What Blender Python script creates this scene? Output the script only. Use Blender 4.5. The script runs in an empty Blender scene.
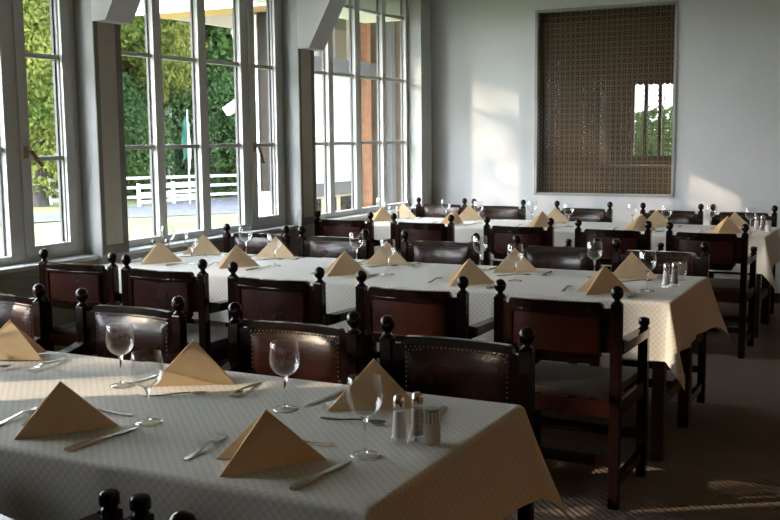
import bpy, bmesh, math, random
import numpy as np
from mathutils import Vector, Matrix

random.seed(7)
C = bpy.context.scene.collection
D = bpy.data
PI = math.pi

# ------------------------------------------------------------------ materials
def new_mat(name):
    m = D.materials.new(name); m.use_nodes = True
    nt = m.node_tree; b = nt.nodes['Principled BSDF']
    return m, nt, b

def simple(name, col, rough=.6, metal=0., spec=.5, coat=0., noise=0., nscale=20., bump=0., bscale=60., stretch=(1, 1, 1)):
    m, nt, b = new_mat(name)
    b.inputs['Base Color'].default_value = (*col, 1)
    b.inputs['Roughness'].default_value = rough
    b.inputs['Metallic'].default_value = metal
    b.inputs['Specular IOR Level'].default_value = spec
    b.inputs['Coat Weight'].default_value = coat
    if noise or bump:
        tc = nt.nodes.new('ShaderNodeTexCoord'); mp = nt.nodes.new('ShaderNodeMapping')
        mp.inputs['Scale'].default_value = stretch
        nt.links.new(tc.outputs['Object'], mp.inputs['Vector'])
    if noise:
        n = nt.nodes.new('ShaderNodeTexNoise'); n.inputs['Scale'].default_value = nscale; n.inputs['Detail'].default_value = 4
        nt.links.new(mp.outputs[0], n.inputs['Vector'])
        r = nt.nodes.new('ShaderNodeValToRGB')
        r.color_ramp.elements[0].position = .3; r.color_ramp.elements[1].position = .7
        r.color_ramp.elements[0].color = (*[c*(1-noise) for c in col], 1)
        r.color_ramp.elements[1].color = (*[min(1, c*(1+noise)) for c in col], 1)
        nt.links.new(n.outputs['Fac'], r.inputs['Fac']); nt.links.new(r.outputs['Color'], b.inputs['Base Color'])
    if bump:
        n2 = nt.nodes.new('ShaderNodeTexNoise'); n2.inputs['Scale'].default_value = bscale; n2.inputs['Detail'].default_value = 3
        nt.links.new(mp.outputs[0], n2.inputs['Vector'])
        bp = nt.nodes.new('ShaderNodeBump'); bp.inputs['Strength'].default_value = bump; bp.inputs['Distance'].default_value = .01
        nt.links.new(n2.outputs['Fac'], bp.inputs['Height']); nt.links.new(bp.outputs['Normal'], b.inputs['Normal'])
    return m

M = {}
M['wall'] = simple('white_wall_paint', (.63, .64, .64), .8, noise=.03, nscale=3)
M['wall_low'] = simple('olive_parapet_paint', (.40, .40, .34), .8, noise=.06, nscale=6)
M['ceiling'] = simple('ceiling_paint', (.45, .45, .43), .85)
M['pillar'] = simple('grey_pillar_paint', (.40, .41, .40), .6, noise=.03, nscale=5)
M['pillar_face'] = simple('beige_wall_covering', (.50, .47, .40), .85, noise=.06, nscale=9)
M['pillar_strip'] = simple('olive_strip_paint', (.20, .20, .165), .7)
M['frame'] = simple('window_frame_paint', (.56, .57, .55), .45)
M['gasket'] = simple('dark_gasket', (.10, .10, .10), .6)
M['sill'] = simple('window_sill_paint', (.60, .61, .60), .35)
M['plinth'] = simple('exterior_wall_render', (.62, .60, .54), .9, noise=.05)
M['wood'] = simple('dark_mahogany', (.010, .0042, .003), .14, spec=.32, coat=.1, noise=.35, nscale=6, stretch=(1, 1, .12))
M['leather'] = simple('brown_leather', (.026, .0085, .006), .27, coat=.15, noise=.5, nscale=9, bump=.12, bscale=140)
M['leather_back'] = simple('red_brown_backboard', (.028, .0075, .0045), .26, spec=.4, noise=.3, nscale=7)
M['seat'] = simple('seat_leather', (.032, .022, .017), .55, spec=.3, noise=.25, nscale=10, bump=.1, bscale=120)
M['brass'] = simple('brass_studs', (.75, .66, .52), .22, metal=1)
M['steel'] = simple('cutlery_steel', (.62, .61, .59), .2, metal=1)
M['steel_handle'] = simple('cutlery_handle_steel', (.42, .41, .39), .3, metal=1)
M['chrome'] = simple('chrome_cap', (.72, .7, .68), .15, metal=1)
M['salt'] = simple('salt_grains', (.78, .77, .74), .9)
M['pepper'] = simple('ground_pepper', (.45, .40, .33), .95, noise=.5, nscale=300)
M['grey_cap'] = simple('ribbed_grey_cap', (.35, .35, .34), .4)
M['pick'] = simple('toothpick_wood', (.46, .33, .2), .8)
M['napkin'] = simple('peach_napkin_paper', (.82, .63, .40), .9, noise=.03, nscale=30, bump=.06, bscale=350)
M['table_wood'] = simple('table_dark_wood', (.03, .018, .013), .4, noise=.3, nscale=5)
M['screen'] = simple('bronze_lattice', (.145, .096, .050), .4, metal=.2)
M['panel_frame'] = simple('grey_panel_frame', (.33, .34, .32), .4)
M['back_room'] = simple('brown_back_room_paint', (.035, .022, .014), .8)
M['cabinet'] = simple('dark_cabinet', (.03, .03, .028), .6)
M['handle'] = simple('bronze_handle', (.35, .26, .17), .35, metal=.9)
M['bracket'] = simple('white_bracket_paint', (.60, .61, .6), .6)
M['panelling'] = simple('oak_panelling', (.22, .12, .06), .5, noise=.2, nscale=4, stretch=(1, 1, .1))
# exterior
M['cream'] = simple('cream_siding', (.50, .43, .31), .8)
M['white_paint'] = simple('white_outdoor_paint', (.60, .60, .60), .5)
M['soffit'] = simple('pine_soffit', (.60, .36, .17), .7)
M['dark_glass'] = simple('dark_house_glass', (.022, .019, .016), .6, spec=.05)
M['grey_beam'] = simple('grey_beam_paint', (.11, .112, .115), .6)
M['brick'] = simple('orange_brick', (.34, .16, .08), .85, noise=.25, nscale=12)
M['brown_wall'] = simple('brown_house_wall', (.17, .125, .085), .85, noise=.15, nscale=5)
M['blind'] = simple('white_blind', (.66, .64, .57), .8)
M['road'] = simple('asphalt', (.065, .068, .08), .9, noise=.08, nscale=2)
M['bark'] = simple('grey_bark', (.036, .031, .028), .95, noise=.6, nscale=7, stretch=(1, 1, .3), bump=1, bscale=9)
M['birch_bark'] = simple('birch_bark', (.62, .62, .58), .9, noise=.4, nscale=4, stretch=(1, 1, 3))
M['flag_green'] = simple('green_flag', (.04, .17, .12), .8)
M['flag_white'] = simple('white_flag', (.75, .78, .8), .8)

def carpet():
    m, nt, b = new_mat('brown_ribbed_carpet')
    b.inputs['Roughness'].default_value = .95; b.inputs['Specular IOR Level'].default_value = .1
    tc = nt.nodes.new('ShaderNodeTexCoord')
    w = nt.nodes.new('ShaderNodeTexWave'); w.inputs['Scale'].default_value = 16; w.inputs['Distortion'].default_value = 1.2
    w.inputs['Detail'].default_value = 2; w.inputs['Detail Scale'].default_value = 6; w.bands_direction = 'DIAGONAL'
    n = nt.nodes.new('ShaderNodeTexNoise'); n.inputs['Scale'].default_value = 90; n.inputs['Detail'].default_value = 3
    nt.links.new(tc.outputs['Object'], w.inputs['Vector']); nt.links.new(tc.outputs['Object'], n.inputs['Vector'])
    mx = nt.nodes.new('ShaderNodeMath'); mx.operation = 'MULTIPLY_ADD'; mx.inputs[1].default_value = .5
    nt.links.new(w.outputs['Fac'], mx.inputs[0]); nt.links.new(n.outputs['Fac'], mx.inputs[2])
    r = nt.nodes.new('ShaderNodeValToRGB'); r.color_ramp.elements[0].position = .3; r.color_ramp.elements[1].position = .9
    r.color_ramp.elements[0].color = (.10, .075, .06, 1); r.color_ramp.elements[1].color = (.18, .14, .112, 1)
    nt.links.new(mx.outputs[0], r.inputs['Fac']); nt.links.new(r.outputs['Color'], b.inputs['Base Color'])
    bp = nt.nodes.new('ShaderNodeBump'); bp.inputs['Strength'].default_value = .5; bp.inputs['Distance'].default_value = .01
    nt.links.new(mx.outputs[0], bp.inputs['Height']); nt.links.new(bp.outputs['Normal'], b.inputs['Normal'])
    return m
M['carpet'] = carpet()

def cloth_mat():
    m, nt, b = new_mat('cream_damask_cloth')
    b.inputs['Roughness'].default_value = .75; b.inputs['Specular IOR Level'].default_value = .3
    b.inputs['Sheen Weight'].default_value = .15
    uv = nt.nodes.new('ShaderNodeUVMap'); uv.uv_map = 'UVMap'
    sp = nt.nodes.new('ShaderNodeSeparateXYZ'); nt.links.new(uv.outputs[0], sp.inputs[0])
    def math_(op, a, bb):
        n = nt.nodes.new('ShaderNodeMath'); n.operation = op
        for i, v in enumerate((a, bb)):
            if v is None: continue
            if isinstance(v, (int, float)): n.inputs[i].default_value = v
            else: nt.links.new(v, n.inputs[i])
        return n.outputs[0]
    k = 2*PI/.026
    su = math_('SINE', math_('MULTIPLY', sp.outputs[0], k), None)
    sv = math_('SINE', math_('MULTIPLY', sp.outputs[1], k), None)
    pr = math_('ADD', math_('MULTIPLY', math_('MULTIPLY', su, sv), .9), .5)
    pr.node.use_clamp = True
    mx = nt.nodes.new('ShaderNodeMix'); mx.data_type = 'RGBA'
    mx.inputs[6].default_value = (.63, .60, .535, 1); mx.inputs[7].default_value = (.74, .72, .665, 1)
    nt.links.new(pr, mx.inputs[0]); nt.links.new(mx.outputs[2], b.inputs['Base Color'])
    n2 = nt.nodes.new('ShaderNodeTexNoise'); n2.inputs['Scale'].default_value = 5; n2.inputs['Detail'].default_value = 3
    nt.links.new(uv.outputs[0], n2.inputs['Vector'])
    h = math_('ADD', math_('MULTIPLY', pr, .05), n2.outputs['Fac'])
    bp = nt.nodes.new('ShaderNodeBump'); bp.inputs['Strength'].default_value = .35; bp.inputs['Distance'].default_value = .012
    nt.links.new(h, bp.inputs['Height']); nt.links.new(bp.outputs['Normal'], b.inputs['Normal'])
    return m
M['cloth'] = cloth_mat()

def thin_glass(name, tint=(1, 1, 1), edge=.0, f0=.035):
    m = D.materials.new(name); m.use_nodes = True; nt = m.node_tree; nt.nodes.clear()
    o = nt.nodes.new('ShaderNodeOutputMaterial'); mx = nt.nodes.new('ShaderNodeMixShader')
    t = nt.nodes.new('ShaderNodeBsdfTransparent'); t.inputs[0].default_value = (*tint, 1)
    g = nt.nodes.new('ShaderNodeBsdfGlossy'); g.inputs['Roughness'].default_value = .02
    g.inputs['Color'].default_value = (1, 1, 1, 1)
    lw = nt.nodes.new('ShaderNodeLayerWeight'); lw.inputs['Blend'].default_value = .5
    p = nt.nodes.new('ShaderNodeMath'); p.operation = 'POWER'; p.inputs[1].default_value = 2.2 if edge else 5
    q = nt.nodes.new('ShaderNodeMath'); q.operation = 'MULTIPLY_ADD'; q.inputs[1].default_value = edge or .9; q.inputs[2].default_value = f0; q.use_clamp = True
    nt.links.new(lw.outputs['Facing'], p.inputs[0]); nt.links.new(p.outputs[0], q.inputs[0]); nt.links.new(q.outputs[0], mx.inputs[0])
    nt.links.new(t.outputs[0], mx.inputs[1]); nt.links.new(g.outputs[0], mx.inputs[2]); nt.links.new(mx.outputs[0], o.inputs[0])
    return m
M['pane'] = thin_glass('window_pane_glass', (.975, .975, .985))
M['screen_glass'] = thin_glass('screen_glass', (.9, .9, .88), 0, .008)
M['bowl'] = thin_glass('wine_glass_bowl', (.97, .975, .975), .55)
m, nt, b = new_mat('solid_glass')
b.inputs['Base Color'].default_value = (.97, .99, .98, 1); b.inputs['Roughness'].default_value = .02
b.inputs['Transmission Weight'].default_value = 1; b.inputs['IOR'].default_value = 1.48
M['solid_glass'] = m

def leaf_mat(name, c0, c1, scale=.25):
    m = D.materials.new(name); m.use_nodes = True; nt = m.node_tree; nt.nodes.clear()
    o = nt.nodes.new('ShaderNodeOutputMaterial'); mx = nt.nodes.new('ShaderNodeMixShader'); mx.inputs[0].default_value = .4
    d = nt.nodes.new('ShaderNodeBsdfDiffuse'); t = nt.nodes.new('ShaderNodeBsdfTranslucent')
    tc = nt.nodes.new('ShaderNodeTexCoord'); n = nt.nodes.new('ShaderNodeTexNoise'); n.inputs['Scale'].default_value = scale; n.inputs['Detail'].default_value = 6
    r = nt.nodes.new('ShaderNodeValToRGB'); r.color_ramp.elements[0].position = .35; r.color_ramp.elements[1].position = .68
    r.color_ramp.elements[0].color = (*c0, 1); r.color_ramp.elements[1].color = (*c1, 1)
    nt.links.new(tc.outputs['Object'], n.inputs['Vector']); nt.links.new(n.outputs['Fac'], r.inputs[0])
    nt.links.new(r.outputs[0], d.inputs[0]); nt.links.new(r.outputs[0], t.inputs[0])
    nt.links.new(d.outputs[0], mx.inputs[1]); nt.links.new(t.outputs[0], mx.inputs[2]); nt.links.new(mx.outputs[0], o.inputs[0])
    return m
M['leaf_birch'] = leaf_mat('birch_leaves', (.07, .13, .03), (.30, .30, .08), .35)  # yellow end of the ramp stands in for sunlit leaf highlights
M['leaf_green'] = leaf_mat('green_leaves', (.05, .115, .04), (.14, .22, .065), .35)
M['leaf_dark'] = leaf_mat('dark_leaves', (.05, .10, .04), (.11, .19, .065), .3)
M['lawn'] = simple('mown_lawn', (.11, .135, .04), .95, noise=.25, nscale=.6)

# ------------------------------------------------------------------ helpers
def box(bm, x0, x1, y0, y1, z0, z1, bevel=0.):
    r = bmesh.ops.create_cube(bm, size=1)
    vs = r['verts']
    bmesh.ops.scale(bm, vec=(x1-x0, y1-y0, z1-z0), verts=vs)
    bmesh.ops.translate(bm, vec=((x0+x1)/2, (y0+y1)/2, (z0+z1)/2), verts=vs)
    if bevel:
        es = list({e for v in vs for e in v.link_edges})
        bmesh.ops.bevel(bm, geom=es, offset=bevel, segments=2, affect='EDGES', profile=.6)
    return vs

def lathe(bm, prof, n=20, c=(0, 0), cap=True):
    rings = []
    for r, z in prof:
        if r < 1e-6: rings.append([bm.verts.new((c[0], c[1], z))])
        else: rings.append([bm.verts.new((c[0]+r*math.cos(2*PI*i/n), c[1]+r*math.sin(2*PI*i/n), z)) for i in range(n)])
    for a, b2 in zip(rings, rings[1:]):
        for i in range(n):
            j = (i+1) % n
            if len(a) == 1 and len(b2) == 1: continue
            if len(a) == 1: bm.faces.new((a[0], b2[j], b2[i]))
            elif len(b2) == 1: bm.faces.new((a[i], a[j], b2[0]))
            else: bm.faces.new((a[i], a[j], b2[j], b2[i]))
    return rings

def prism(bm, pts, axis, a, b2):
    """extrude polygon pts (2D) along axis from a to b2"""
    def P(p, t):
        return {'x': (t, p[0], p[1]), 'y': (p[0], t, p[1]), 'z': (p[0], p[1], t)}[axis]
    A = [bm.verts.new(P(p, a)) for p in pts]; B = [bm.verts.new(P(p, b2)) for p in pts]
    n = len(pts)
    bm.faces.new(A[::-1]); bm.faces.new(B)
    for i in range(n):
        bm.faces.new((A[i], A[(i+1) % n], B[(i+1) % n], B[i]))

def beam(bm, p, q, w, h):
    """box section from p to q"""
    p = Vector(p); q = Vector(q); d = (q-p); L = d.length; d.normalize()
    up = Vector((0, 0, 1)) if abs(d.z) < .95 else Vector((0, 1, 0))
    s = d.cross(up).normalized(); u = s.cross(d)
    vs = []
    for t in (p, q):
        for a, b2 in ((-1, -1), (1, -1), (1, 1), (-1, 1)):
            vs.append(bm.verts.new(t + s*a*w/2 + u*b2*h/2))
    for f in ((3, 2, 1, 0), (4, 5, 6, 7), (0, 1, 5, 4), (1, 2, 6, 5), (2, 3, 7, 6), (3, 0, 4, 7)):
        bm.faces.new([vs[i] for i in f])

def B(): return bmesh.new()

def link(name, bm, mat, parent=None, smooth=False, loc=None):
    bmesh.ops.recalc_face_normals(bm, faces=bm.faces)
    me = D.meshes.new(name); bm.to_mesh(me); bm.free()
    me.materials.append(mat)
    if smooth:
        for p in me.polygons: p.use_smooth = True
        me.set_sharp_from_angle(angle=math.radians(38))
    o = D.objects.new(name, me); C.objects.link(o)
    if parent: o.parent = parent
    if loc: o.location = loc
    return o

def raw(name, verts, faces, mat, parent=None):
    me = D.meshes.new(name); me.from_pydata(verts, [], faces); me.update(); me.materials.append(mat)
    o = D.objects.new(name, me); C.objects.link(o)
    if parent: o.parent = parent
    return o

def tag(o, label, cat, group=None, kind=None):
    o['label'] = label; o['category'] = cat
    if group: o['group'] = group
    if kind: o['kind'] = kind
    return o

def thing(name, label, cat, loc=(0, 0, 0), rz=0., group=None):
    o = D.objects.new(name, None); C.objects.link(o); o.empty_display_size = .1
    o.location = loc; o.rotation_euler = (0, 0, rz)
    return tag(o, label, cat, group)

def dup(root, loc, rz, label, group=None):
    def cp(o, par):
        c = o.copy(); C.objects.link(c)
        if par: c.parent = par
        for ch in o.children: cp(ch, c)
        return c
    r = cp(root, None)
    r.location = loc; r.rotation_euler = (0, 0, rz); r['label'] = label
    if group: r['group'] = group
    return r

def struct(o):
    o['kind'] = 'structure'; return o

# ------------------------------------------------------------------ the room
XW = -4.55       # window plane
YB = 9.55        # back wall
ZC = 3.15        # ceiling
XR, YF = 3.4, -2.6
bays = [5.02+2.28*(k-2) for k in range(0, 4)]      # -1.82 ... 7.30
BW = 1.96

bm = B(); box(bm, XW-.2, XR+.2, YF-.2, YB+.2, -.12, 0); struct(link('floor', bm, M['carpet']))
bm = B(); box(bm, XW-.2, XR+.2, YF-.2, YB+.2, ZC, ZC+.2); struct(link('ceiling', bm, M['ceiling']))
# back wall with the opening for the lattice panel
PX0, PX1, PZ0, PZ1 = -3.31, -1.985, .935, 2.685
bm = B()
box(bm, XW-.2, PX0, YB, YB+.2, 0, ZC); box(bm, PX1, XR+.2, YB, YB+.2, 0, ZC)
box(bm, PX0, PX1, YB, YB+.2, 0, PZ0); box(bm, PX0, PX1, YB, YB+.2, PZ1, ZC)
struct(link('wall_back', bm, M['wall']))
bm = B(); box(bm, XR, XR+.2, YF, YB, 0, ZC); struct(link('wall_right', bm, M['panelling']))
# front wall (behind the camera)
bm = B(); box(bm, XW-.2, XR+.2, YF-.2, YF, 0, ZC); struct(link('wall_front', bm, M['panelling']))
# window wall: parapet, lintel
bm = B(); box(bm, -4.75, -4.45, YF, YB, 0, .775)
struct(link('wall_left', bm, M['wall_low']))
bm = B(); box(bm, -4.75, -4.50, YF, YB, 3.0, ZC); struct(link('trim_1', bm, M['wall']))
bm = B(); box(bm, -4.6, -4.425, YF, YB, .775, .80, .006); struct(link('trim_2', bm, M['sill']))
bm = B(); box(bm, -4.45, -4.436, YF, YB, .70, .735); struct(link('trim_3', bm, M['wall_low']))
bm = B(); box(bm, -4.45, -4.432, YF, YB, 0, .09); struct(link('baseboard_left', bm, M['table_wood']))
bm = B(); box(bm, -4.4, XR, YB-.018, YB, 0, .09); struct(link('baseboard_back', bm, M['table_wood']))

# piers between the bays, each with a strip framed face and a raking bracket to the ceiling beam
pier_y = [s+BW for s in bays]          # pier starts where a bay ends
pier_y = [YF] + pier_y
n_t = 4
for i, y0 in enumerate(pier_y):
    y1 = (bays[i] if i < len(bays) else YB)
    yp = min(y0+.235, y1) if i else y1
    bm = B()
    box(bm, -4.606, -4.405, y0, yp, .0, ZC)
    if yp < y1-.001: box(bm, -4.606, -4.53, yp, y1, .775, ZC)
    p = struct(link('trim_%d' % n_t, bm, M['pillar'])); n_t += 1
    if 0 < i < len(pier_y)-1:
        bm = B(); box(bm, -4.405, -4.397, y0, y0+.035, .80, 2.22); box(bm, -4.405, -4.397, yp-.05, yp, .80, 2.22)
        box(bm, -4.405, -4.397, y0+.035, yp-.05, .80, .86)
        link('strip', bm, M['pillar_strip'], p)
        bm = B(); box(bm, -4.405, -4.398, y0+.035, yp-.05, .86, 2.22); link('face_panel', bm, M['pillar_face'], p)
        bm = B(); prism(bm, [(-4.405, 2.205), (-4.30, 2.205), (-3.77, ZC), (-4.405, ZC)], 'y', y0, yp)
        link('bracket', bm, M['bracket'], p)
        bm = B(); box(bm, -4.405, XR, y0+.0, yp, ZC-.16, ZC); link('ceiling_beam', bm, M['bracket'], p)

# windows
GL = -4.585
def window(n, s):
    z0, z1 = .80, 3.0
    bm = B()
    xo, xi = -4.606, XW
    box(bm, xo, xi, s, s+BW, z0, z0+.048); box(bm, xo, xi, s, s+BW, z1-.05, z1)
    box(bm, xo, xi, s, s+.06, z0+.048, z1-.05); box(bm, xo, xi, s+BW-.05, s+BW, z0+.048, z1-.05)
    mull = [(.40, .48), (.88, .97), (1.41, 1.48) if n == 5 else (1.39, 1.49)]
    for a, b2 in mull: box(bm, xo, xi, s+a, s+b2, z0+.048, z1-.05)
    w = struct(link('window_%d' % n, bm, M['frame']))
    # fixed lights: bars, panes
    for a, b2 in ((.06, .40), (.48, .88), (.97, 1.41), (1.48, BW-.05)) if n == 5 else ((.06, .40), (.48, .88), (.97, 1.39)):
        bm = B()
        for z in (1.45, 2.055, 2.66): box(bm, -4.60, -4.565, s+a, s+b2, z-.014, z+.014, .004)
        link('glazing_bar', bm, M['frame'], w)
        bm = B(); box(bm, -4.605, GL-.003, s+b2-.014, s+b2+.001, z0+.048, z1-.05); box(bm, -4.605, GL-.003, s+a-.001, s+a+.008, z0+.048, z1-.05); link('gasket', bm, M['gasket'], w)
        bm = B(); box(bm, GL-.002, GL+.002, s+a, s+b2, z0+.048, z1-.05); link('glass_pane', bm, M['pane'], w)
    if n == 5: return
    # opening sash
    a, b2 = 1.49, BW-.05
    zs = (1.45, 2.055, 2.66) if n != 3 else (1.396, 1.99, 2.60)
    bm = B(); f = .07; xs0, xs1 = -4.603, XW+.012
    box(bm, xs0, xs1, s+a, s+a+f, z0+.035, z1-.04, .004); box(bm, xs0, xs1, s+b2-f, s+b2, z0+.035, z1-.04, .004)
    box(bm, xs0, xs1, s+a+f, s+b2-f, z0+.035, z0+.09); box(bm, xs0, xs1, s+a+f, s+b2-f, z1-.10, z1-.04)
    sash = link('sash', bm, M['frame'], w)
    bm = B()
    for z in zs: box(bm, -4.60, -4.565, s+a+f, s+b2-f, z-.014, z+.014, .004)
    link('glazing_bar', bm, M['frame'], sash)
    bm = B(); box(bm, xs0-.001, GL-.003, s+b2-f-.014, s+b2-f+.001, z0+.09, z1-.10); box(bm, GL+.018, GL+.026, s+b2-f-.004, s+b2-f+.001, z0+.09, z1-.10); link('gasket', bm, M['gasket'], sash)
    bm = B(); box(bm, GL-.002, GL+.002, s+a+f, s+b2-f, z0+.09, z1-.10); link('glass_pane', bm, M['pane'], sash)
    bm = B(); box(bm, XW+.012, XW+.022, s+a+.018, s+a+.048, 1.40, 1.47, .003)
    beam(bm, (XW+.02, s+a+.033, 1.44), (XW+.055, s+a+.033, 1.44), .016, .016)
    beam(bm, (XW+.055, s+a+.03, 1.443), (XW+.065, s+a+(.10 if n == 3 else .075), 1.35 if n == 3 else 1.31), .016, .02)
    link('handle', bm, M['handle'], sash)
for i, s in enumerate(bays): window(i+2, s)

# ------------------------------------------------------------------ lattice panel in the back wall
lat = thing('lattice_screen', 'tall bronze openwork lattice screen set in the pale back wall', 'screen', (-2.65, YB, PZ0))
ox, oz = -2.65, PZ0
bm = B()
fw = .026
for x0, x1, z0, z1 in ((PX0-.012, PX0+fw-.012, PZ0-.012, PZ1+.012), (PX1-fw+.012, PX1+.012, PZ0-.012, PZ1+.012), (PX0, PX1, PZ0-.012, PZ0+fw-.012), (PX0, PX1, PZ1-fw+.012, PZ1+.012)):
    box(bm, x0-ox, x1-ox, -.012, .02, z0-oz, z1-oz)
link('frame', bm, M['panel_frame'], lat)
per = .0505
nx, nz = 26, 34
w_ = (PX1-PX0-.02); h_ = (PZ1-PZ0-.02)
px_, pz_ = w_/nx, h_/nz
V, F = [], []
def bar2(x0, z0, x1, z1, t, y0, y1):
    dx, dz = x1-x0, z1-z0; L = math.hypot(dx, dz); ux, uz = -dz/L*t/2, dx/L*t/2
    b0 = len(V)
    for y in (y0, y1):
        V.extend([(x0+ux, y, z0+uz), (x1+ux, y, z1+uz), (x1-ux, y, z1-uz), (x0-ux, y, z0-uz)])
    for f in ((0, 1, 2, 3), (7, 6, 5, 4), (0, 4, 5, 1), (1, 5, 6, 2), (2, 6, 7, 3), (3, 7, 4, 0)): F.append(tuple(b0+i for i in f))
X0, Z0 = -w_/2, .01
for i in range(nx):
    for j in range(nz):
        cx, cz = X0+(i+.5)*px_, Z0+(j+.5)*pz_
        c = .21
        pts = [(-.5, -c+.0), (-.5, c), (-c, .5), (c, .5), (.5, c), (.5, -c), (c, -.5), (-c, -.5)]
        pts = [(cx+a*px_, cz+b2*pz_) for a, b2 in pts]
        segs = [(0, 1), (1, 2), (2, 3), (3, 4), (5, 6), (7, 0)]
        if i == nx-1: segs.append((4, 5))
        if j == 0: segs.append((6, 7))
        for a, b2 in segs: bar2(*pts[a], *pts[b2], .010, .085, .093)
        bar2(cx-px_*.5, cz, cx+px_*.5, cz, .0042, .087, .091); bar2(cx, cz-pz_*.5, cx, cz+pz_*.5, .0042, .087, .091)
raw('lattice', V, F, M['screen'], lat)
bm = B(); box(bm, PX0-ox, PX1-ox, .125, .130, 0, PZ1-oz); link('glass_pane', bm, M['screen_glass'], lat)
# room behind the screen
bx0, bx1, by0, by1 = -4.6, -.6, YB+.2, 12.5
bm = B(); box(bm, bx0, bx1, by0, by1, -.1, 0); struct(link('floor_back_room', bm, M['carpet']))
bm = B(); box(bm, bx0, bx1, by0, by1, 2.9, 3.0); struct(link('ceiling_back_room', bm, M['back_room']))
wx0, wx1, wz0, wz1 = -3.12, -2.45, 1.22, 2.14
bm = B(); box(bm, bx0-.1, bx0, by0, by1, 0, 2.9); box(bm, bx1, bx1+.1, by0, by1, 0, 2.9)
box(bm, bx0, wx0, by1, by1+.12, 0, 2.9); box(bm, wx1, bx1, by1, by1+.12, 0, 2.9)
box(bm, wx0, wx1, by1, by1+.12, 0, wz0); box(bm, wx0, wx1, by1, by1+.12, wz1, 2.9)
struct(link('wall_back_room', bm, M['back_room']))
bm = B()
box(bm, wx0, wx0+.03, by1+.02, by1+.08, wz0, wz1); box(bm, wx0, wx1, by1+.02, by1+.08, wz1-.03, wz1); box(bm, wx0, wx1, by1+.02, by1+.08, wz0, wz0+.03)
for x in (-2.95, -2.78): box(bm, x-.018, x+.018, by1+.02, by1+.08, wz0, wz1)
w6 = struct(link('window_6', bm, M['cabinet']))
bm = B(); box(bm, wx0, wx1, by1+.048, by1+.052, wz0, wz1); link('glass_pane', bm, M['pane'], w6)
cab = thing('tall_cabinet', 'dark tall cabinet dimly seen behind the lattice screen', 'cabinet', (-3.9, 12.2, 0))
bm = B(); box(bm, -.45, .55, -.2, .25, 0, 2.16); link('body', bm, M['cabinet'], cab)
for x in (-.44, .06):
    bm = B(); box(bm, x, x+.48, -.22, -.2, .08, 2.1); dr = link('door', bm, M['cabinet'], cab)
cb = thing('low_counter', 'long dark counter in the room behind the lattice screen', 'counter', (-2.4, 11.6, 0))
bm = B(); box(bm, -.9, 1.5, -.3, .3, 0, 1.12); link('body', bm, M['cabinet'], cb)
bm = B(); box(bm, -.95, 1.55, -.34, .34, 1.12, 1.16); link('worktop', bm, M['back_room'], cb)

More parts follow.
